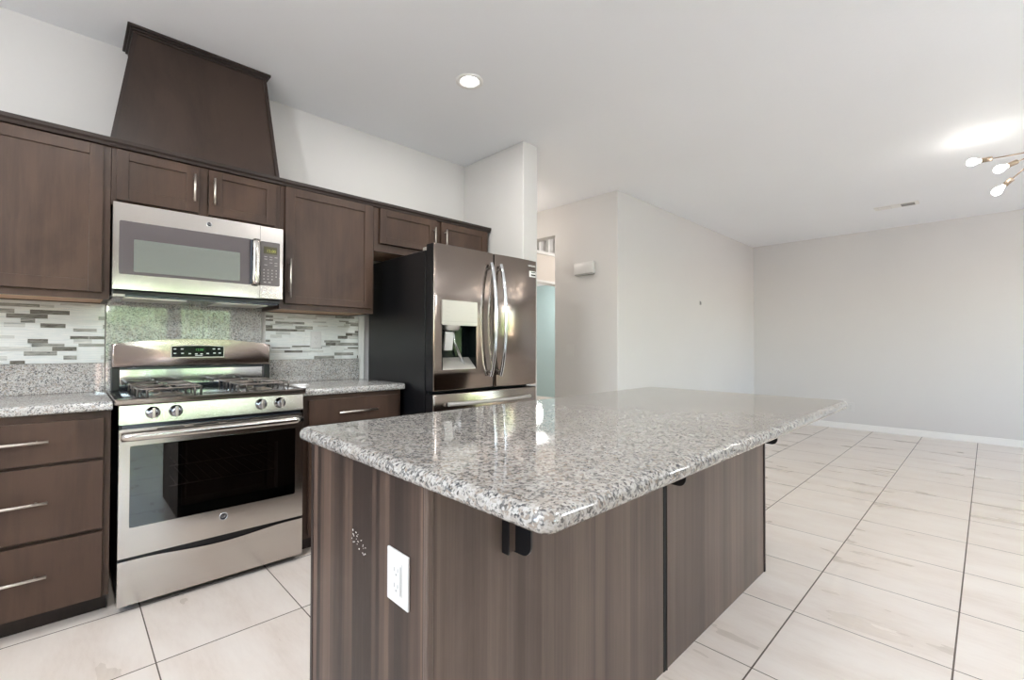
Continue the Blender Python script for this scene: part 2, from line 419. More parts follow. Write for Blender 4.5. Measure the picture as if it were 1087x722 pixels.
# unseen windows behind and left of the camera, hinted by reflections, invented for daylight
def window_frame(name, axis, c, u0, u1, z0, z1, n, w=.06):
    bm = BM()
    def bx(a0, a1, q0, q1, t0=-.05, t1=.02):
        if axis == 'y': box(bm, a0, a1, c+t0, c+t1, q0, q1, .003)
        else: box(bm, c+t0, c+t1, a0, a1, q0, q1, .003)
    bx(u0, u0+w, z0, z1); bx(u1-w, u1, z0, z1); bx(u0, u1, z0, z0+w); bx(u0, u1, z1-w, z1)
    for k in range(1, n):
        m = u0+(u1-u0)*k/n; bx(m-w*.6, m+w*.6, z0, z1)
    o = struct(name, bm, 'white')
    bm = BM()
    if axis == 'y': box(bm, u0, u1, c-.03, c-.025, z0, z1)
    else: box(bm, c-.03, c-.025, u0, u1, z0, z1)
    g = obj('window_pane', bm, 'glass', o)
    return o
window_frame('door_1', 'y', WBACK-.03, .3, 2.3, 0.0, 2.1, 2)
window_frame('window_1', 'y', WBACK-.03, 6.1, 7.5, .9, 2.35, 2)
window_frame('window_2', 'x', WLEFT-.03, .2, 1.6, 1.15, 2.3, 2)
b = BM(); k = 0; x = .34
while x < 2.28:
    # vanes turned open, a few left bunched
    c, s = math.cos(1.25), math.sin(1.25); w = .042
    vs = box(b, -w, w, -.001, .001, .05, 2.12)
    bmesh.ops.rotate(b, verts=vs, cent=(0, 0, 0), matrix=Matrix.Rotation(1.25, 3, 'Z')); bmesh.ops.translate(b, verts=vs, vec=(x, WBACK+.09, 0))
    x += .085 if (x < 1.2 or x > 1.45) else .03
rt = thing('vertical_blinds', (1.3, WBACK+.09, 0), 'white vertical blinds drawn open over the glass patio door behind the kitchen', 'blinds')
v = obj('blind_vanes', b, 'blind', rt); v['kind'] = 'stuff'
b = BM(); box(b, .25, 2.35, WBACK+.04, WBACK+.14, 2.12, 2.18, .004); obj('head_rail', b, 'white', rt)

# garden outside, seen only as reflections
b = BM(); box(b, -16, 22, -26, WBACK-.15, -.25, -.12); o = obj('patio_ground', b, 'concrete', None, (0, 0, 0)); o['kind'] = 'structure'
b = BM(); box(b, -14, 20, -11.2, -11, -.12, 1.7); tag(obj('garden_wall', b, 'stucco'), 'tan stucco garden wall behind the hedge outside', 'wall')
def bush(cx, cy, r, h, label):
    bm = BM(); bmesh.ops.create_icosphere(bm, subdivisions=4, radius=1)
    for v in bm.verts:
        p = v.co.copy(); n = 1+.14*math.sin(7*p.x+cx)*math.cos(6*p.y+cy)+.10*math.sin(13*p.z+3*p.x+cx)+random.uniform(-.05, .05)
        v.co = Vector((cx+p.x*r*n, cy+p.y*r*.8*n, -.12+(p.z*n+1.05)*h/2))
    o = obj('garden_bush', bm, 'leaf', smooth=80); tag(o, label, 'bush', 'shrubs in the garden outside')
for i, (x, r, h) in enumerate([(-4.2, 1.3, 2.6), (-1.1, 1.3, 2.3), (2.0, 1.35, 3.0), (9.6, 1.35, 4.2)]):
    bush(x, -8.8+.4*(i % 2), r, h, 'rounded green garden shrub outside the patio door')

# ------------------------------------------------------------------ cabinet helpers
def bar_handle(parent, p0, p1, out=.03, r=.0055, mat='nickel'):
    """bar on two posts; p0,p1 ends on the door face (y = face), standing out toward -y"""
    p0 = Vector(p0); p1 = Vector(p1); d = (p1-p0).normalized(); o = Vector((0, -out, 0)); b = BM()
    rod(b, [p0+o, p1+o], r, 12)
    L = (p1-p0).length
    for t in (.14, .86): rod(b, [p0+d*L*t+Vector((0, .001, 0)), p0+d*L*t+o], r*.75, 8)
    return obj('handle', b, mat, parent)
def shaker(parent, x0, x1, z0, z1, y, px0, px1, pz0, pz1, th=.02, rec=.007, mat='wood'):
    """door face at y (toward -y), back at y+th, with recessed panel px/pz"""
    b = BM()
    box(b, x0, px0, y, y+th, z0, z1, .0015); box(b, px1, x1, y, y+th, z0, z1, .0015)
    box(b, px0, px1, y, y+th, z0, pz0, .0015); box(b, px0, px1, y, y+th, pz1, z1, .0015)
    box(b, px0-.004, px1+.004, y+rec, y+th-.001, pz0-.004, pz1+.004)
    return obj('door', b, mat, parent)
def upper(x0, x1, z0, z1, label, yf=2.885):
    t = thing('upper_cabinet', ((x0+x1)/2, (yf+YW)/2, z0), label, 'cabinet', 'dark stained wall cabinets')
    b = BM(); T = .018
    box(b, x0, x0+T, yf, YW-.001, z0, z1); box(b, x1-T, x1, yf, YW-.001, z0, z1)
    box(b, x0+T, x1-T, yf, YW-.001, z1-T, z1); box(b, x0+T, x1-T, YW-.01, YW-.001, z0, z1-T)
    box(b, x0+T, x1-T, yf, yf+T, z0, z0+.05); box(b, x0+T, x1-T, yf, yf+T, z1-.06, z1-T)
    box(b, x0+T, x0+.05, yf, yf+T, z0+.05, z1-.06); box(b, x1-.05, x1-T, yf, yf+T, z0+.05, z1-.06)
    obj('body', b, 'wood', t)
    b = BM(); box(b, x0+T, x1-T, yf+T, YW-.01, z0+.004, z0+.016); obj('bottom_panel', b, 'wood_raw', t, label='unfinished pale plywood underside')
    return t
YD = 2.865
tA = upper(-.48, .145, 1.372, 2.125, 'dark wall cabinet cut off by the left edge, above the left mosaic tiles')
shaker(tA, -.46, .117, 1.403, 2.088, YD, -.40, .070, 1.458, 2.038)
tB = upper(.147, .893, 1.826, 2.125, 'short dark two-door wall cabinet directly above the microwave')
b = BM(); box(b, .494, .533, 2.884, 2.90, 1.83, 2.10); obj('center_stile', b, 'wood', tB)
d = shaker(tB, .164, .492, 1.848, 2.088, YD, .209, .438, 1.903, 2.043); bar_handle(d, (.470, YD, 1.90), (.470, YD, 2.041))
d = shaker(tB, .536, .868, 1.848, 2.088, YD, .597, .817, 1.897, 2.050); bar_handle(d, (.558, YD, 1.90), (.558, YD, 2.041))
tC = upper(.895, 1.488, 1.372, 2.125, 'tall single-door dark wall cabinet between microwave and refrigerator')
d = shaker(tC, .920, 1.472, 1.405, 2.094, YD, .976, 1.414, 1.450, 2.045); bar_handle(d, (.942, YD, 1.44), (.942, YD, 1.667))
tD = upper(1.490, 2.508, 1.800, 2.125, 'short dark two-door wall cabinet over the refrigerator')
b = BM(); box(b, 1.992, 2.028, 2.884, 2.90, 1.81, 2.10); obj('center_stile', b, 'wood', tD)
d = shaker(tD, 1.525, 1.990, 1.855, 2.094, YD, 1.575, 1.922, 1.903, 2.045); bar_handle(d, (1.958, YD, 1.89), (1.958, YD, 2.037))
d = shaker(tD, 2.030, 2.490, 1.855, 2.094, YD, 2.090, 2.430, 1.903, 2.045); bar_handle(d, (2.060, YD, 1.89), (2.060, YD, 2.037))
# crown moulding strip along the cabinet tops
b = BM()
prof = [(2.8835, 2.096), (2.870, 2.098), (2.866, 2.110), (2.858, 2.118), (2.856, 2.134), (2.8835, 2.134)]
prism(b, prof, 'x', -.48, 2.523)
box(b, 2.5095, 2.523, 2.8835, YW-.001, 2.098, 2.134)
tag(obj('crown_moulding', b, 'wood_dark'), 'slim dark moulding running along the tops of the wall cabinets', 'moulding')

# range hood chimney cover
t = thing('range_hood', (.515, 3.05, 2.127), 'tapered dark wood hood rising from the cabinets to the ceiling', 'hood')
b = BM()
zb, zt = 2.135, 2.732
fb = [(.143, 2.892), (.888, 2.892)]; ft = [(.231, 2.968), (.832, 2.968)]
def quadbox(bm, pts_front_b, pts_front_t, yb, z0, z1, mat=0):
    (x0, y0), (x1, _) = pts_front_b; (X0, Y0), (X1, _) = pts_front_t
    A = [bm.verts.new(p) for p in [(x0, y0, z0), (x1, y0, z0), (x1, yb, z0), (x0, yb, z0)]]
    B = [bm.verts.new(p) for p in [(X0, Y0, z1), (X1, Y0, z1), (X1, yb, z1), (X0, yb, z1)]]
    fs = [bm.faces.new(A), bm.faces.new(B)]
    for i in range(4): fs.append(bm.faces.new((A[i], A[(i+1) % 4], B[(i+1) % 4], B[i])))
    for f in fs: f.material_index = mat
quadbox(b, fb, ft, YW-.001, zb, zt)
obj('panel_box', b, 'wood_hood', t)
for s in (0, 1):   # raised corner stiles
    b = BM()
    xb, xt = (fb[s][0], ft[s][0]); w = .014 if s == 0 else -.014; w2 = -.004 if s == 0 else .004
    A = [(xb+w2, 2.886), (xb+w, 2.886), (xb+w, 2.91), (xb+w2, 2.91)]; B_ = [(xt+w2, 2.962), (xt+w, 2.962), (xt+w, 2.986), (xt+w2, 2.986)]
    va = [b.verts.new((p[0], p[1], zb)) for p in A]; vb = [b.verts.new((p[0], p[1], zt)) for p in B_]
    b.faces.new(va); b.faces.new(vb)
    for i in range(4): b.faces.new((va[i], va[(i+1) % 4], vb[(i+1) % 4], vb[i]))
    obj('corner_trim', b, 'wood_dark', t)
b = BM()
for i, (e, z0, z1) in enumerate([(.008, 2.722, 2.732), (.018, 2.732, 2.741), (.030, 2.741, 2.7545)]):
    box(b, ft[0][0]-e, ft[1][0]+e-.008, 2.966-e, YW-.001, z0, z1, .002)
obj('crown', b, 'wood_dark', t)

# ------------------------------------------------------------------ base cabinets and worktops
YB = 2.642; ZT = .877
def base(x0, x1, label):
    t = thing('base_cabinet', ((x0+x1)/2, 2.95, 0), label, 'cabinet')
    b = BM(); box(b, x0, x1, YB+.02, YW-.001, .10, ZT); box(b, x0, x1, YB+.0, YB+.02, .085, ZT, .001); obj('body', b, 'wood', t)
    b = BM(); box(b, x0+.004, x1-.004, 2.716, YW-.01, 0, .10); obj('toe_kick', b, 'wood_dark', t)
    return t
def slab_front(parent, name, x0, x1, z0, z1, y=YB-.02):
    b = BM(); box(b, x0, x1, y, y+.0195, z0, z1, .002); return obj(name, b, 'wood', parent)
t = base(-.48, .1445, 'dark three-drawer base cabinet left of the range')
for z0, z1, hz in ((.681, .846, .772), (.381, .668, .531), (.090, .366, .240)):
    d = slab_front(t, 'drawer', -.45, .121, z0, z1); bar_handle(d, (-.283, YB-.02, hz), (-.045, YB-.02, hz))
t = base(.947, 1.556, 'dark base cabinet with drawer and door between range and refrigerator')
d = slab_front(t, 'drawer', .975, 1.530, .712, .850); bar_handle(d, (1.136, YB-.02, .772), (1.374, YB-.02, .772))
d = shaker(t, .975, 1.530, .11, .695, YB-.02, 1.03, 1.475, .165, .640, th=.0195); bar_handle(d, (1.000, YB-.02, .40), (1.000, YB-.02, .622))

def slab(x0, x1, y0, y1, z0, z1, rc=(0, 0, 0, 0), sides=(1, 1, 1, 1), nb=7, nc=8):
    """stone slab with half-round edge; rc = corner radii (x0y0, x1y0, x1y1, x0y1)"""
    r = (z1-z0)/2; zm = (z0+z1)/2; bm = BM(); rings = []
    for k in range(nb+1):
        a = -PI/2+PI*k/nb; ins = r*(1-math.cos(a)); z = zm+r*math.sin(a); pts = []
        for ci, (cx, cy, a0) in enumerate(((x0, y0, PI), (x1, y0, 1.5*PI), (x1, y1, 0), (x0, y1, PI/2))):
            R = max(rc[ci], r+.001); sx = 1 if ci in (0, 3) else -1; sy = 1 if ci in (0, 1) else -1
            ox, oy = cx+sx*R, cy+sy*R
            for j in range(nc+1):
                t_ = a0+PI/2*j/nc; pts.append((ox+(R-ins)*math.cos(t_), oy+(R-ins)*math.sin(t_)))
        rings.append([bm.verts.new((p[0], p[1], z)) for p in pts])
    n = len(rings[0])
    for a, c in zip(rings, rings[1:]):
        for k in range(n):
            f = bm.faces.new((a[k], a[(k+1) % n], c[(k+1) % n], c[k])); f.smooth = True
    bm.faces.new(rings[0]); bm.faces.new(rings[-1]); return bm
def worktop(x0, x1, y0, y1, z0, z1, e=.012):
    bm = BM(); box(bm, x0, x1, y0, y1, z0, z1)
    es = [ed for ed in bm.edges if all(abs(v.co.y-y0) < 1e-5 for v in ed.verts) and abs(ed.verts[0].co.z-ed.verts[1].co.z) < 1e-5]
    bmesh.ops.bevel(bm, geom=es, offset=e, segments=4, profile=.5, affect='EDGES'); return bm
tag(obj('worktop', worktop(-.48, .1475, 2.612, YW-.001, ZT, .915), 'granite_k', smooth=40), 'grey speckled granite worktop left of the range', 'worktop')
tag(obj('worktop', worktop(.9375, 1.571, 2.612, YW-.001, ZT, .915), 'granite_k', smooth=40), 'grey speckled granite worktop between range and refrigerator', 'worktop')
b = BM(); box(b, -.48, .148, YW-.021, YW-.001, .9155, 1.064, .0015); tag(obj('granite_upstand', b, 'granite_k'), 'low granite upstand under the mosaic left of the range', 'backsplash')
b = BM(); box(b, .921, 1.549, YW-.021, YW-.001, .9155, 1.064, .0015); tag(obj('granite_upstand', b, 'granite_k'), 'low granite upstand under the mosaic right of the range', 'backsplash')
b = BM(); box(b, .150, .894, YW-.018, YW-.001, .80, 1.800, .001); tag(obj('granite_backsplash', b, 'granite_k'), 'full-height polished granite panel behind the range, below the microwave', 'backsplash')

def mosaic(x0, x1, z0, z1, label, seed):
    R = random.Random(seed); bm = BM(); yf = YW-.0095
    box(bm, x0, x1, YW-.007, YW-.001, z0, z1, 0, 0)
    z = z0+.001
    while z < z1-.006:
        h = min(R.choice((.0105, .0165, .0165, .022, .022)), z1-z-.0005); x = x0-R.uniform(0, .1)
        while x < x1:
            L = R.choice((.05, .07, .09, .115, .14)); a = max(x, x0+.0005); c = min(x+L, x1-.0005)
            if c-a > .006:
                q = R.random()
                mi = 1 if q < .64 else 2 if q < .76 else 3 if q < .89 else 4
                pass
                box(bm, a, c-.0012, yf, YW-.006, z, z+h-.0012, 0, mi)
            x += L
        z += h
    return tag(obj('mosaic_backsplash', bm, ['grout', 'mos_w', 'mos_l', 'mos_g', 'mos_d']), label, 'backsplash')
mosaic(-.48, .147, 1.0645, 1.3715, 'white and grey glass strip mosaic left of the range', 3)
mosaic(.921, 1.548, 1.0645, 1.3715, 'white and grey glass strip mosaic between range and refrigerator', 11)

# ------------------------------------------------------------------ outlets
def outlet(cx, cy, cz, face, w, h, label, group='wall outlets', switch=False, decora=False):
    """face: unit normal ('-y' or '-x')"""
    t = thing('light_switch' if switch else 'electrical_outlet', (cx, cy, cz-h/2), label, 'switch' if switch else 'outlet', None if switch else group)
    def bx(bm, u0, u1, q0, q1, d0, d1, bev=0, mat=0):
        if face == '-y': box(bm, cx+u0, cx+u1, cy-d1, cy-d0, cz+q0, cz+q1, bev, mat)
        else: box(bm, cx-d1, cx-d0, cy-u1, cy-u0, cz+q0, cz+q1, bev, mat)
    b = BM(); bx(b, -w/2, w/2, -h/2, h/2, 0, .006, .002); obj('cover_plate', b, 'plastic', t)
    if switch:
        b = BM(); bx(b, -w*.16, w*.16, -h*.26, h*.26, .0055, .0095, .001); obj('rocker', b, 'plastic', t)
    else:
        b = BM(); bx(b, -w*.24, w*.24, -h*.30, h*.30, .0055, .0085, .001); o = obj('receptacle', b, 'plastic', t)
        b = BM()
        for s in (-1, 1):
            zc = s*h*.15
            bx(b, -.0085, -.0065, zc-.003, zc+.006, .008, .0089); bx(b, .0060, .0080, zc-.002, zc+.006, .008, .0089); bx(b, -.0022, .0022, zc-.011, zc-.007, .008, .0089)
        obj('slots', b, 'plastic_grey', o)
        if decora:
            b = BM(); bx(b, w*.20, w*.225, -h*.27, h*.27, .0082, .0095); obj('seam', b, 'plastic_grey', o)
    return t
outlet(1.238, YW-.0095, 1.196, '-y', .072, .115, 'small white outlet in the mosaic right of the range')
outlet(XF, 1.351, .315, '-x', .084, .12, 'white outlet low on the far wall beyond the island')
outlet(XH, 3.229, 1.115, '-x', .10, .125, 'white light switch on the wall beside the tall hall opening', switch=True)

# ------------------------------------------------------------------ gas range
X0, X1, YR = .168, .930, 2.590
t = thing('gas_range', ((X0+X1)/2, 2.87, 0), 'stainless steel gas range between the two worktops', 'range')
b = BM(); box(b, X0+.002, X1-.002, 2.64, 3.19, .045, .885); box(b, X0+.002, X1-.002, 2.605, 2.64, .045, .885)
# leave a cavity for the oven: rebuild the body as a shell
b.free(); b = BM()
box(b, X0+.002, X0+.05, 2.63, 3.19, .045, .885); box(b, X1-.05, X1-.002, 2.63, 3.19, .045, .885)
box(b, X0+.05, X1-.05, 3.13, 3.19, .045, .885); box(b, X0+.05, X1-.05, 2.63, 3.13, .045, .30); box(b, X0+.05, X1-.05, 2.63, 3.13, .78, .885)
obj('body', b, 'black', t, label='black enamel sides')
for (fx, fy) in ((X0+.05, 2.68), (X1-.05, 2.68), (X0+.05, 3.12), (X1-.05, 3.12)):
    b = BM(); lathe(b, (fx, fy, 0), (0, 0, 1), [(0, 0), (.018, 0), (.018, .02), (.008, .025), (.008, .05)], 12); obj('foot', b, 'blackmat', t)
b = BM(); box(b, X0, X1, YR, YR+.045, .033, .214, .004)
# scooped top edge of the drawer front
b.free(); b = BM()
n = 24; top = []
for k in range(n+1):
    u = k/n; x = X0+(X1-X0)*u; top.append((x, .224-.019*max(0, math.sin(PI*min(1, max(0, (u-.12)/.76))))**1.5))
poly = [(X0, .033), (X1, .033)]+top[::-1]
prism(b, poly, 'y', YR, YR+.035); d = obj('storage_drawer', b, 'steel', t)
b = BM(); box(b, X0+.004, X1-.004, YR+.018, YR+.06, .185, .25); obj('pull_recess', b, 'black', d)
# oven door: frame with window hole
od = None
b = BM()
wx0, wx1, wz0, wz1 = .206, .890, .365, .716; dz0, dz1 = .238, .792
for (a0, a1, q0, q1) in ((X0, wx0, dz0, dz1), (wx1, X1, dz0, dz1), (wx0, wx1, dz0, wz0), (wx0, wx1, wz1, dz1)): box(b, a0, a1, YR, YR+.035, q0, q1)
bmesh.ops.remove_doubles(b, verts=b.verts[:], dist=1e-5)
od = obj('oven_door', b, 'steel', t)
b = BM(); prism(b, rrect(wx0-.001, wx1+.001, wz0-.001, wz1+.001, .012), 'y', YR-.0012, YR+.004); obj('window_glass', b, 'tint', od)
b = BM()   # black border behind the glass and the lit inner pane edge
ix0, ix1, iz0, iz1 = .345, .805, .415, .655
for (a0, a1, q0, q1) in ((wx0-.001, ix0, wz0, wz1), (ix1, wx1+.001, wz0, wz1), (ix0, ix1, wz0, iz0), (ix0, ix1, iz1, wz1)): box(b, a0, a1, YR+.006, YR+.012, q0, q1)
obj('window_border', b, 'black', od)
b = BM(); box(b, ix1-.008, ix1, YR+.0045, YR+.03, iz0, iz1); obj('inner_pane_edge', b, 'plastic', od)  # white strip, brightness of the lit pane edge put into its colour
b = BM()
for z in (.49, .585):
    rod(b, [(X0+.06, 2.70, z), (X1-.06, 2.70, z)], .003, 8)
    for k in range(14): rod(b, [(X0+.08+k*.047, 2.70, z), (X0+.08+k*.047, 3.10, z)], .0018, 6)
obj('oven_racks', b, 'nickel', t)
b = BM(); box(b, X0+.0505, X1-.0505, 3.11, 3.125, .31, .77); box(b, X0+.0505, X1-.0505, 2.66, 3.11, .302, .31); box(b, X0+.0505, X0+.055, 2.66, 3.11, .31, .77); box(b, X1-.055, X1-.0505, 2.66, 3.11, .31, .77)
obj('oven_liner', b, 'enamel', t)
# handle: broad flattened bar
b = BM(); yh = YR-.030; pts = []
for k in range(17):
    u = k/16; pts.append((X0+.008+(X1-X0-.016)*u, yh+.010*(2*u-1)**4, .760))
rod(b, pts, .0175, 16); bmesh.ops.scale(b, vec=(1, .6, 1), space=Matrix.Translation((0, -yh, 0)), verts=b.verts[:])
for x in (X0+.02, X1-.02): box(b, x-.014, x+.014, yh+.01, YR+.002, .744, .770, .003)
obj('door_handle', b, 'steel', od)
b = BM()
for k in range(4):
    xc = X0+.18+k*.137; box(b, xc-.05, xc+.05, YR-.0006, YR+.001, .7805, .7855)
obj('vent_slots', b, 'blackmat', od)
def badge(parent, cx, y, cz, r):
    b = BM()
    lathe(b, (cx, y, cz), (0, -1, 0), [(r*.78, -.0005), (r*.78, .0016), (r, .0016), (r, -.0005)], 28)
    g = obj('badge_ring', b, 'chrome', parent)
    b = BM(); lathe(b, (cx, y, cz), (0, -1, 0), [(0, .0006), (r*.78, .0006)], 24); obj('badge_disc', b, 'darkenamel', parent)
    textmesh('GE', r*.95, (cx, y-.0012, cz), 'chrome', parent, 'badge_letters')
badge(od, .560, YR, .326, .0185)
b = BM(); box(b, X0+.01, X1-.01, YR+.014, YR+.04, .790, .815); obj('vent_gap', b, 'darkenamel', t)
# control panel, slightly raked
b = BM(); prism(b, [(YR-.002, .812), (YR+.006, .893), (YR+.05, .893), (YR+.05, .812)], 'x', X0-.001, X1-.001); cp = obj('control_panel', b, 'steel', t)
for x in (.283, .366, .722, .812):
    y = YR+.002; b = BM(); ax = (0, -1, -.1)
    lathe(b, (x, y, .857), ax, [(.027, 0), (.027, .006), (.024, .012), (.020, .024), (.018, .028), (0, .029)], 28)
    k = obj('knob', b, 'knob', t)
    b = BM(); box(b, x-.0055, x+.0055, y-.040, y-.024, .836, .880, .003); obj('knob_grip', b, 'nickel', k)
    b = BM(); box(b, x-.004, x+.004, y-.002, y+.003, .893-.004, .899-.008); obj('dial_mark', b, 'blackmat', k)
# cooktop
b = BM(); box(b, X0-.016, X1+.008, YR-.012, 3.14, .900, .921, .006, 0, 3)
ct = obj('cooktop', b, 'darkenamel', t, smooth=40)
b = BM(); box(b, X0-.018, X1+.010, YR-.014, YR+.010, .898, .924, .005); box(b, X0-.018, X0+.0, YR-.014, 3.14, .916, .9245, .003); box(b, X1-.008, X1+.010, YR-.014, 3.14, .916, .9245, .003)
obj('rim', b, 'rim', ct)
for gi, (gx0, gx1) in enumerate(((.235, .475), (.635, .875))):
    for (by) in (2.74, 2.99):
        cx = (gx0+gx1)/2
        b = BM(); lathe(b, (cx, by, .921), (0, 0, 1), [(.060, 0), (.056, .004), (.036, .006), (.034, .014), (0, .014)], 24); bn = obj('burner', b, 'nickel', t)
        b = BM(); lathe(b, (cx, by, .935), (0, 0, 1), [(.030, 0), (.031, .004), (.026, .008), (0, .008)], 24); obj('burner_cap', b, 'black', bn)
    b = BM(); gz = .958; cx = (gx0+gx1)/2
    def loopframe(ya, yb):
        r = .03; pts = []
        for px, py in rrect(gx0, gx1, ya, yb, r, 4): pts.append((px, py, gz))
        pts.append(pts[0]); rod(b, pts, .0048, 8)
        for px, py in ((gx0, ya+.03), (gx1, ya+.03), (gx0, yb-.03), (gx1, yb-.03), (gx0+.03, ya), (gx1-.03, ya), (gx0+.03, yb), (gx1-.03, yb)):
            rod(b, [(px, py, gz), (px, py, gz-.008), (px, py, .9215)], .0042, 8)
        cy = (ya+yb)/2
        for s in (-1, 1):
            hx = (gx1-gx0)/2; hy = (yb-ya)/2
            rod(b, [(cx+s*hx, cy, gz-.02), (cx+s*hx, cy, gz+.002), (cx+s*.03, cy, gz+.004)], .0042, 8)
            rod(b, [(cx, cy+s*hy, gz-.02), (cx, cy+s*hy, gz+.002), (cx, cy+s*.03, gz+.004)], .0042, 8)
    loopframe(2.63, 2.855); loopframe(2.875, 3.10)
    obj('grate', b, 'castiron', ct)
# back guard
bx0, bx1 = .170, .918
b = BM(); prof = []
n = 20; poly = [(bx0, 1.040), (bx1, 1.040)]
for k in range(n+1):
    u = 1-k/n; z = 1.163+.030*(1-(2*u-1)**2); poly.append((bx0+(bx1-bx0)*u, z))
prism(b, poly, 'y', 3.115, 3.20)
es = [e for e in b.edges if all(abs(v.co.y-3.115) < 1e-5 for v in e.verts)]
bmesh.ops.bevel(b, geom=es, offset=.010, segments=3, profile=.5, affect='EDGES')
bg = obj('backguard', b, 'steel_dim', t, smooth=35)
b = BM(); box(b, bx0+.03, bx1-.03, 3.150, 3.19, .921, 1.041); obj('riser_panel', b, 'chrome', bg)
b = BM(); box(b, bx0+.028, bx1-.028, 3.140, 3.155, .921, .945, .004); box(b, bx0+.028, bx1-.028, 3.142, 3.152, 1.026, 1.041, .002); obj('riser_trim', b, 'darkenamel', bg)
for xx in (bx0, bx1-.032):
    b = BM(); box(b, xx, xx+.032, 3.125, 3.20, .921, 1.0405, .003); obj('riser_post', b, 'black', bg)
b = BM(); prism(b, [(.413, 1.087), (.668, 1.087), (.668, 1.152), (.60, 1.158), (.54, 1.160), (.48, 1.158), (.413, 1.152)], 'y', 3.1115, 3.116); ds = obj('display_bezel', b, 'silver', bg)
b = BM(); prism(b, [(.418, 1.092), (.663, 1.092), (.663, 1.149), (.60, 1.153), (.54, 1.155), (.48, 1.153), (.418, 1.149)], 'y', 3.1105, 3.1125); dg = obj('display', b, 'blackglass', bg)
b = BM()
for (x, z) in ((.432, 1.136), (.464, 1.136), (.615, 1.136), (.640, 1.136), (.432, 1.112), (.466, 1.112), (.500, 1.110), (.530, 1.108), (.555, 1.108), (.585, 1.110), (.618, 1.112), (.644, 1.112)):
    b = BM(); box(b, x-.006, x+.006, 3.1098, 3.1106, z-.0025, z+.0025); obj('touch_key', b, 'text', bg)
b = BM(); box(b, .525, .56, 3.1098, 3.1106, 1.098, 1.101); obj('touch_key', b, 'text', bg)
textmesh('12:00', .018, (.545, 3.1098, 1.131), 'lcd', bg, 'clock_digits')

# ------------------------------------------------------------------ microwave
mx0, mx1, YM = .150, .886, 2.795
t = thing('microwave', ((mx0+mx1)/2, 3.0, 1.385), 'stainless over-the-range microwave under the short cabinet', 'microwave')
b = BM(); box(b, mx0+.004, mx1-.004, YM+.04, YW-.020, 1.398, 1.822); obj('body', b, 'black', t)
b = BM()
gx0, gx1, gz0, gz1 = .174, .722, 1.490, 1.735; sx = .767
for (a0, a1, q0, q1) in ((mx0, gx0, 1.417, 1.820), (gx1, sx-.001, 1.417, 1.820), (gx0, gx1, 1.417, gz0), (gx0, gx1, gz1, 1.820)): box(b, a0, a1, YM, YM+.04, q0, q1)
bmesh.ops.remove_doubles(b, verts=b.verts[:], dist=1e-5)
dr = obj('door', b, 'steel_v', t)
b = BM(); prism(b, rrect(gx0-.002, gx1+.002, gz0-.002, gz1+.002, .008), 'y', YM-.001, YM+.004); obj('window_frame', b, 'mwglass', dr)
b = BM(); prism(b, rrect(.225, .668, 1.502, 1.655, .004), 'y', YM-.002, YM+.0); obj('window', b, 'mwinner', dr)
b = BM(); pts = []
for k in range(15):
    u = k/14; z = 1.490+(1.735-1.490)*u; pts.append((.745, YM-.026+.016*(2*u-1)**4, z))
rod(b, pts, .0185, 14); bmesh.ops.scale(b, vec=(1, .45, 1), space=Matrix.Translation((0, -YM+.012, 0)), verts=b.verts[:])
obj('handle', b, 'steel_v', dr)
b = BM(); box(b, .715, .728, YM-.014, YM+.002, 1.492, 1.733, .003); obj('handle_base', b, 'darkenamel', dr)
badge(dr, .526, YM, 1.782, .0125)
b = BM(); box(b, sx, mx1, YM, YM+.04, 1.417, 1.820, .002); cp = obj('control_panel', b, 'steel_v', t)
b = BM(); prism(b, rrect(.766+.002, .868, 1.490, 1.735, .006), 'y', YM-.0015, YM+.001); kp = obj('keypad', b, 'mwpanel', cp)
b = BM(); box(b, .784, .853, YM-.0022, YM-.0012, 1.668, 1.708); obj('display', b, 'lcdbg', cp)
textmesh('12:00', .022, (.822, YM-.0026, 1.684), 'lcdtext', cp, 'clock_digits')
b = BM()
for r_, z in enumerate((1.652, 1.638, 1.620, 1.606)):
    for x in (.795, .822, .848):
        if (r_ + int(x*1000)) % 4 != 1: b = BM(); box(b, x-.008, x+.007, YM-.0021, YM-.0012, z-.0018, z+.001); obj('key', b, 'textgrey', cp)
for r_ in range(4):
    for c_ in range(4):
        if c_ == 3 and r_ == 3: continue
        x = .786+c_*.021; z = 1.578-r_*.017; b = BM(); box(b, x-.0028, x+.0028, YM-.0021, YM-.0012, z-.003, z+.002); obj('key', b, 'textgrey', cp)
for x in (.792, .815): b = BM(); box(b, x-.007, x+.006, YM-.0021, YM-.0012, 1.507, 1.511); obj('key', b, 'textgrey', cp)
b = BM()
for k in range(3):
    x = .789+k*.031; b = BM(); box(b, x-.008, x+.003, YM-.0010, YM+.001, 1.447, 1.457); box(b, x+.0028, x+.010, YM-.0009, YM+.001, 1.452, 1.4555); obj('marking', b, 'text', cp)
b = BM(); box(b, mx0+.01, mx1-.01, YM+.055, YW-.03, 1.388, 1.399, .002); un = obj('underside', b, 'darkenamel', t)
for (a0, a1) in ((mx0+.05, mx0+.30), (mx1-.30, mx1-.05)):
    b = BM()
    for k in range(18): box(b, a0, a1, YM+.10+k*.014, YM+.108+k*.014, 1.3845, 1.3885)
    obj('grease_filter', b, 'nickel', un)
b = BM(); box(b, mx0+.004, mx0+.05, YM+.045, YM+.13, 1.385, 1.413, .004); obj('corner_bracket', b, 'silver', t)
b = BM(); prism(b, [(YM+.03, 1.417), (YM+.06, 1.400), (YM+.045, 1.417)], 'x', mx0+.01, mx1-.01); obj('lower_lip', b, 'blackmat', t)

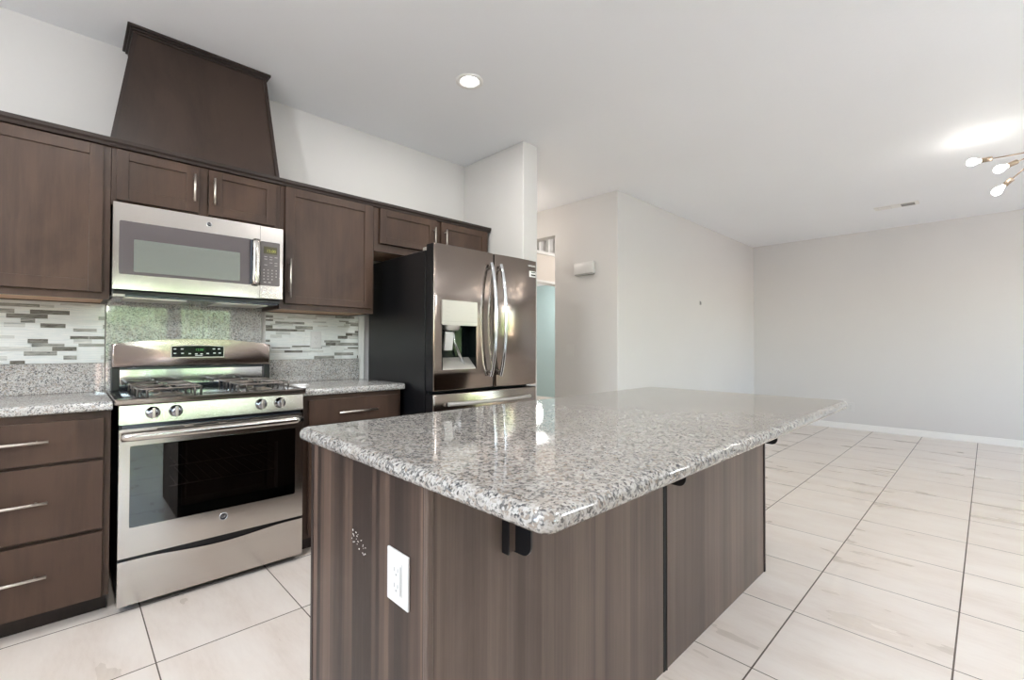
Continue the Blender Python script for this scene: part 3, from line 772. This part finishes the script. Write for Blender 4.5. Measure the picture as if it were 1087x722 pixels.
# ------------------------------------------------------------------ refrigerator
fx0, fx1, FY = 1.597, 2.505, 2.318
t = thing('refrigerator', ((fx0+fx1)/2, 2.78, 0), 'french-door refrigerator in dark platinum steel beside the pale pier', 'refrigerator')
b = BM(); box(b, fx0, fx1-.005, 2.425, 3.165, .03, 1.752, .004); obj('body', b, 'black', t, label='black refrigerator sides')
b = BM(); box(b, fx0+.02, fx1-.025, 2.41, 2.43, .04, 1.745); obj('door_gasket', b, 'blackmat', t)
b = BM(); box(b, fx0+.01, fx1-.02, 2.44, 3.1, 0, .03); obj('base', b, 'blackmat', t)
def curved_front(x0, x1, z0, z1, holes=(), bulge=.012, edge=.007, y=FY, yb=2.412, nx=22):
    """door: front bulges gently toward the viewer, rounded long edges"""
    xs = [x0+(x1-x0)*k/nx for k in range(nx+1)]+[x0+edge*.15, x0+edge*.5, x0+edge, x1-edge, x1-edge*.5, x1-edge*.15]
    zs = [z0, z0+edge*.3, z0+edge, (z0+z1)/2, z1-edge, z1-edge*.3, z1]
    for (a, c, q, r) in holes: xs += [a, c]; zs += [q, r]
    xs = sorted({round(x, 5) for x in xs}); zs = sorted({round(z, 5) for z in zs}); b = BM()
    def yf(x, z):
        u = (x-x0)/(x1-x0); v = y+bulge*(2*u-1)**2
        for d in (x-x0, x1-x, z-z0, z1-z):
            if d < edge: k = 1-d/edge; v += edge*(1-math.sqrt(max(0, 1-k*k)))*.9
        return v
    V = [[b.verts.new((x, yf(x, z), z)) for z in zs] for x in xs]
    for i in range(len(xs)-1):
        for j in range(len(zs)-1):
            cx, cz = (xs[i]+xs[i+1])/2, (zs[j]+zs[j+1])/2
            if any(a < cx < c and q < cz < r for (a, c, q, r) in holes): continue
            b.faces.new((V[i][j], V[i+1][j], V[i+1][j+1], V[i][j+1]))
    # sides + back
    def strip(vs):
        w = [b.verts.new((v.co.x, yb, v.co.z)) for v in vs]
        for k in range(len(vs)-1): b.faces.new((vs[k], vs[k+1], w[k+1], w[k])).material_index = 1
    strip(V[0]); strip(V[-1]); strip([c[0] for c in V]); strip([c[-1] for c in V])
    return b
hx0, hx1, hz0, hz1 = 1.655, 1.922, 1.010, 1.290
b = curved_front(fx0, 2.080, .880, 1.785, [(hx0, hx1, hz0, hz1)])
LD = obj('door', b, ['platinum', 'black'], t, smooth=50)
b = curved_front(2.090, fx1, .880, 1.785); RD = obj('door', b, ['platinum', 'black'], t, smooth=50)
b = curved_front(fx0, fx1, .46, .862); FD = obj('freezer_drawer', b, ['platinum', 'black'], t, smooth=50)
b = curved_front(fx0, fx1, .06, .445); FD2 = obj('freezer_drawer', b, ['platinum', 'black'], t, smooth=50)
# dispenser
b = BM()
box(b, hx0, hx1, 2.398, 2.406, hz0, hz1); box(b, hx0-.001, hx0+.003, 2.322, 2.40, hz0, hz1); box(b, hx1-.003, hx1+.001, 2.322, 2.40, hz0, hz1)
box(b, hx0, hx1, 2.322, 2.40, hz1-.003, hz1+.001)
ca = obj('dispenser_recess', b, 'blackglass', LD)
b = BM(); prism(b, [(2.320, hz0-.001), (2.400, hz0-.001), (2.400, hz0+.075), (2.322, hz0+.006)], 'x', hx0+.003, hx1-.003); obj('drip_shelf', b, 'silver', LD)
b = BM(); prism(b, rrect(hx0-.006, hx1+.004, hz1-.004, 1.440, .006), 'y', FY-.004, FY+.012); dp = obj('dispenser_panel', b, 'silver', LD)
b = BM(); box(b, hx0-.004, hx1+.002, FY-.0048, FY-.0038, 1.3075, 1.3105)
for k in range(3):
    for x in (hx0+.02, hx1-.055): box(b, x, x+.03, FY-.0046, FY-.0038, 1.395-k*.028, 1.3965-k*.028)
obj('panel_marks', b, 'textgrey', LD)
b = BM(); lathe(b, (1.745, 2.355, 1.287), (0, 0, -1), [(.058, 0), (.056, .022), (.040, .034), (0, .034)], 24); obj('nozzle_housing', b, 'silver', LD)
b = BM(); prism(b, [(2.335, 1.235), (2.345, 1.245), (2.372, 1.145), (2.362, 1.128), (2.352, 1.130)], 'x', 1.690, 1.752); obj('paddle', b, 'plastic', LD)
b = BM(); rod(b, [(1.775, 2.37, 1.262), (1.785, 2.375, 1.18), (1.855, 2.36, 1.03)], [.008, .008, .012], 10); obj('ice_chute', b, 'chrome', LD)
# bowed handles
def bow(parent, p0, p1, out, base_y, r=.012, flat=1.0, spread=0.0, name='handle', mat='chrome'):
    p0 = Vector(p0); p1 = Vector(p1); pts = []; b = BM(); n = 24
    for k in range(n+1):
        u = k/n; s = math.sin(PI*u)**.75 if 0 < u < 1 else 0
        p = p0.lerp(p1, u); p.y = base_y-.016-out*s; p.x += spread*s; pts.append(p)
    rod(b, pts, r, 14)
    for p in (pts[1], pts[-2]): rod(b, [p, (p.x, base_y+.012, p.z)], r*.8, 10)
    return obj(name, b, mat, parent, smooth=60)
bow(LD, (2.040, FY, .955), (2.040, FY, 1.712), .052, FY+.006, .0125)
bow(RD, (2.128, FY, .955), (2.128, FY, 1.712), .052, FY+.006, .0125)
bow(FD, (1.690, FY, .797), (2.415, FY, .797), .036, FY+.004, .0125, mat='silver')
bow(FD2, (1.690, FY, .385), (2.415, FY, .385), .030, FY+.004, .0115, mat='nickel')
textmesh('SAMSUNG', .0175, (2.447, FY+.0025, 1.742), 'text', RD, 'brand_letters', sx=.95, depth=.0015)
b = BM(); box(b, 2.421, 2.487, FY+.001, FY+.006, 1.662, 1.706, .001); st = obj('sticker', b, 'text', RD)
b = BM(); box(b, 2.438, 2.483, FY+.0004, FY+.0012, 1.693, 1.700); box(b, 2.436, 2.484, FY+.0004, FY+.0012, 1.672, 1.682); obj('sticker_print', b, 'blackmat', RD)
b = BM(); box(b, fx0+.01, fx0+.07, 2.40, 2.47, 1.752, 1.775, .004); obj('hinge_cover', b, 'silver', t)
b = BM(); lathe(b, (2.272, FY+.003, 1.345), (0, -1, 0), [(.010, -.001), (.012, .001), (.010, .0015), (0, .0008)], 16); lathe(b, (2.292, FY+.004, 1.378), (0, -1, 0), [(.009, -.001), (.011, .001), (.009, .0015), (0, .0008)], 16)
obj('disc_mark', b, 'nickel', RD)  # two small nickel discs on the right door

# ------------------------------------------------------------------ island
IX0, IX1, IY0, IY1, IZ = .545, 2.600, .810, 1.430, .8665
t = thing('kitchen_island', ((IX0+IX1)/2, 1.12, 0), 'dark striped laminate island base under the large granite top', 'island')
b = BM(); box(b, IX0+.012, IX1-.012, IY0+.014, IY1-.004, 0, IZ); obj('carcass', b, 'blackmat', t)
b = BM(); box(b, IX0, IX0+.012, IY0+.010, IY1, 0, IZ, .001); obj('end_panel', b, 'wood_end', t, label='dark striped end panel with scuffs')
b = BM(); box(b, IX0-.002, IX0+.014, IY1-.006, IY1+.010, 0, IZ, .001); obj('end_edge_strip', b, 'wood_dark', t)
b = BM(); box(b, IX0-.004, IX0+.012, IY0-.003, IY0+.0135, 0, IZ, .003); obj('corner_post', b, 'wood_long', t)
b = BM(); box(b, IX0+.012, 1.536, IY0, IY0+.014, 0, IZ, .0015); obj('back_panel', b, 'wood_long', t)
b = BM(); box(b, 1.553, IX1-.014, IY0, IY0+.014, 0, IZ, .0015); obj('back_panel', b, 'wood_long', t)
b = BM(); box(b, 1.5362, 1.5532, IY0-.0015, IY0+.013, 0, IZ-.002); obj('seam_shade_strip', b, 'blackmat', t)  # black strip filling the seam, the gap's shade painted as colour
b = BM(); box(b, 1.5535, 1.559, IY0-.004, IY0+.0, 0, IZ-.002); obj('seam_trim', b, 'wood_dark', t)
b = BM(); box(b, IX1-.012, IX1+.004, IY0-.004, IY1, 0, IZ, .001); obj('end_panel', b, 'wood_dark', t)
b = BM(); box(b, IX0+.02, IX1-.02, IY1-.004, IY1+.006, .09, IZ-.01)
for k in range(1, 4): pass
obj('front_frame', b, 'wood', t)
for k in range(4):
    a = IX0+.04+k*.50; b = BM(); box(b, a, a+.475, IY1+.006, IY1+.024, .11, IZ-.03, .002); d = obj('door', b, 'wood', t)
# paint scuffs on the end panel
b = BM(); R = random.Random(4)
for k in range(26):
    y = 1.125+R.uniform(-.04, .04); z = .652+R.uniform(-.02, .02)-(1.12-y)*.25; s = R.uniform(.0008, .0022)
    box(b, IX0-.0006, IX0+.001, y-s, y+s, z-s*.7, z+s*.7)
sp = obj('scuff_marks', b, 'text', t); sp['kind'] = 'stuff'

tag(obj('island_worktop', slab(.510, 2.632, .452, 1.478, .867, .9065, (.035, .05, .06, .035)), 'granite', org=(1.57, .965, .867)), 'large polished grey granite island top with rounded edges', 'worktop')

ot = outlet(IX0, .925, .635, '-x', .090, .118, 'white outlet on the dark striped end of the island', decora=True)

# steel support brackets under the overhang
def bracket(x, label):
    b = BM(); y0 = IY0-.0005; r = .028; zb = .664; ye = y0-.072
    poly = [(y0, .8665), (y0-.22, .8665), (y0-.22, .852), (ye-.02, .835), (ye, .81), (ye, zb+r)]
    for k in range(1, 7):
        a = PI+PI/2*k/6; poly.append((ye+r+r*math.cos(a), zb+r+r*math.sin(a)))
    poly.append((y0, zb)); prism(b, poly, 'x', x-.003, x+.003)
    return tag(obj('support_bracket', b, 'black'), label, 'bracket', 'steel brackets under the island overhang')
bk = bracket(.779, 'black steel bracket nearest the front corner of the island')
bracket(1.562, 'black steel bracket at the vertical seam of the island panel')
bracket(2.566, 'black steel bracket at the far right end of the island')
b = BM(); box(b, .757, .7755, IY0-.0225, IY0-.0005, .668, .8665); o = obj('mounting_batten', b, 'wood_long', None); tag(o, 'short brown batten behind the nearest steel bracket', 'batten')
b = BM(); box(b, .752, .7565, IY0-.0225, IY0-.0005, .664, .8665); tag(obj('steel_strap', b, 'black'), 'narrow black steel strap left of the nearest bracket', 'strap')

# ------------------------------------------------------------------ ceiling things
def downlight(cx, cy, label, e=9.0):
    t = thing('recessed_downlight', (cx, cy, CZ-.006), label, 'light', 'recessed ceiling downlights')
    b = BM(); lathe(b, (cx, cy, CZ), (0, 0, -1), [(.083, -.001), (.082, .004), (.064, .006), (.058, .003), (.050, -.001)], 36); obj('trim_ring', b, 'white', t)
    b = BM(); lathe(b, (cx, cy, CZ-.001), (0, 0, -1), [(.050, 0), (.047, .0035), (0, .0045)], 32); obj('lens', b, 'led', t)
    l = lamp('downlight_light', 'AREA', (cx, cy, CZ-.012), e, (1, .98, .95), .10, direction=(0, 0, -1)); l.data.shape = 'DISK'
    return t
downlight(1.734, 2.165, 'round recessed downlight glowing in the ceiling above the refrigerator and island')
for cx, cy in ((.1, 1.6), (-.9, .2), (1.9, -.4)): downlight(cx, cy, 'round recessed downlight added out of frame as extra light in the kitchen ceiling')  # unseen downlights, added to give the kitchen more light

t = thing('ceiling_vent', (6.72, .71, CZ-.008), 'white two-way air register in the ceiling near the far wall', 'vent')
b = BM(); box(b, 6.645, 6.795, .515, .905, CZ-.008, CZ, .003); obj('frame', b, 'white', t)
for (y0, y1, m) in ((.55, .665, 'plastic_grey'), (.755, .87, 'plastic_grey')):
    b = BM(); box(b, 6.665, 6.775, y0, y1, CZ-.0085, CZ-.0078)
    pl = obj('duct_opening', b, 'blackmat', t)
    b = BM()
    for k in range(7): box(b, 6.667+k*.0155, 6.673+k*.0155, y0, y1, CZ-.012, CZ-.0083)
    obj('louvers', b, 'plastic_grey' if y0 < .6 else 'white', pl)

for (cx, cy, zz, lb) in ((-1.3, .5, 1.95, 'white globe pendant added out of view as fill light nearest the kitchen side window'), (2.9, -1.7, 1.95, 'white globe pendant added out of view as fill light over the dining spot'), (5.6, -2.3, 1.95, 'white globe pendant added out of view as fill light by the dining window')):  # unseen pendants, added to brighten the ceiling and walls
    t = thing('added_globe_pendant', (cx, cy, zz), lb, 'light', 'added globe pendants')
    b = BM(); lathe(b, (cx, cy, CZ), (0, 0, -1), [(.06, 0), (.058, .02), (.01, .028)], 24); rod(b, [(cx, cy, CZ-.02), (cx, cy, zz+.14)], .004, 8); obj('cord', b, 'bronze', t)
    b = BM(); bmesh.ops.create_uvsphere(b, u_segments=24, v_segments=14, radius=.11, matrix=Matrix.Translation((cx, cy, zz))); obj('globe', b, 'globe', t, smooth=80)
    k_ = 1.5 if cx < 0 else .75 if cx < 4 else .42
    lamp('added_pendant_light', 'POINT', (cx, cy, zz-.13), 10*k_, (.96, .985, 1), .11); lamp('added_pendant_light', 'POINT', (cx, cy, zz+.23), 48*k_, (.94, .975, 1), .11)

# sputnik light
HB = Vector((5.0, -.31, 2.57))
t = thing('sputnik_ceiling_light', (HB.x, HB.y, HB.z), 'nickel branching ceiling light with bare glowing bulbs at the right edge', 'light')
b = BM(); rod(b, [HB, (HB.x, HB.y, CZ-.02)], .008, 12); lathe(b, (HB.x, HB.y, CZ), (0, 0, -1), [(.065, 0), (.063, .02), (.012, .026)], 28); obj('canopy', b, 'bronze', t)
b = BM(); bmesh.ops.create_uvsphere(b, u_segments=20, v_segments=12, radius=.032, matrix=Matrix.Translation(HB))
obj('hub', b, 'bronze', t, smooth=60)
tips = [(5.0, .09, 2.583), (4.86, -.055, 2.448), (4.985, -.045, 2.312), (5.25, -.62, 2.60), (5.05, -.68, 2.35), (4.75, -.62, 2.52), (5.30, -.55, 2.36)]
for p in tips:
    p = Vector(p); d = (p-HB).normalized()
    b = BM(); rod(b, [HB, p-d*.12], .0045, 10); arm = obj('arm', b, 'bronze', t)
    b = BM(); lathe(b, p-d*.125, d, [(0, 0), (.016, 0), (.0175, .005), (.0175, .058), (.013, .060)], 20); obj('socket', b, 'bronze', arm)
    b = BM(); lathe(b, p-d*.066, d, [(.012, 0), (.0125, .012), (.021, .028), (.027, .044), (.028, .056), (.024, .070), (.014, .080), (0, .083)], 22); obj('bulb', b, 'bulb', arm)
    lamp('bulb_light', 'POINT', p-d*.012, .75, (1, .93, .84), .035)

# wall things
b = BM(); box(b, XH-.055, XH, 2.885, 3.145, 1.935, 2.060, .012, 0, 3); t = thing('door_chime', (XH, 3.015, 1.935), 'white box door chime mounted high on the hall wall', 'chime')
obj('cover', b, 'plastic', t, smooth=40)
b = BM(); box(b, XH-.050, XH, 2.900, 3.130, 1.925, 1.936); obj('base_slot', b, 'plastic_grey', t)
b = BM(); rod(b, [(5.95, YH, 1.745), (5.95, YH-.012, 1.740), (5.95, YH-.014, 1.705)], .006, 8); box(b, 5.94, 5.96, YH-.003, YH, 1.70, 1.755, .001)
tag(obj('wall_anchor_hole', b, 'plastic_grey'), 'tiny grey hook left on the bare long wall', 'anchor')  # small hook shape standing in for a dark anchor hole
b = BM(); lathe(b, (6.7, 6.15, 2.46), (0, 0, -1), [(.15, 0), (.15, .03), (.11, .06), (0, .075)], 24); tag(obj('flush_ceiling_light', b, 'led', smooth=60), 'glowing round flush light on the ceiling of the teal room', 'light')
lamp('teal_room_light', 'POINT', (6.2, 5.8, 1.9), 34, (1, .95, .9), .15)
lamp('hall_light', 'POINT', (3.35, 3.7, 2.4), 7, (1, .88, .78), .12)
lamp('hall_light', 'POINT', (5.0, 3.3, 2.3), 12, (1, .95, .9), .12)  # lamp without fixture, added to brighten the header past the opening
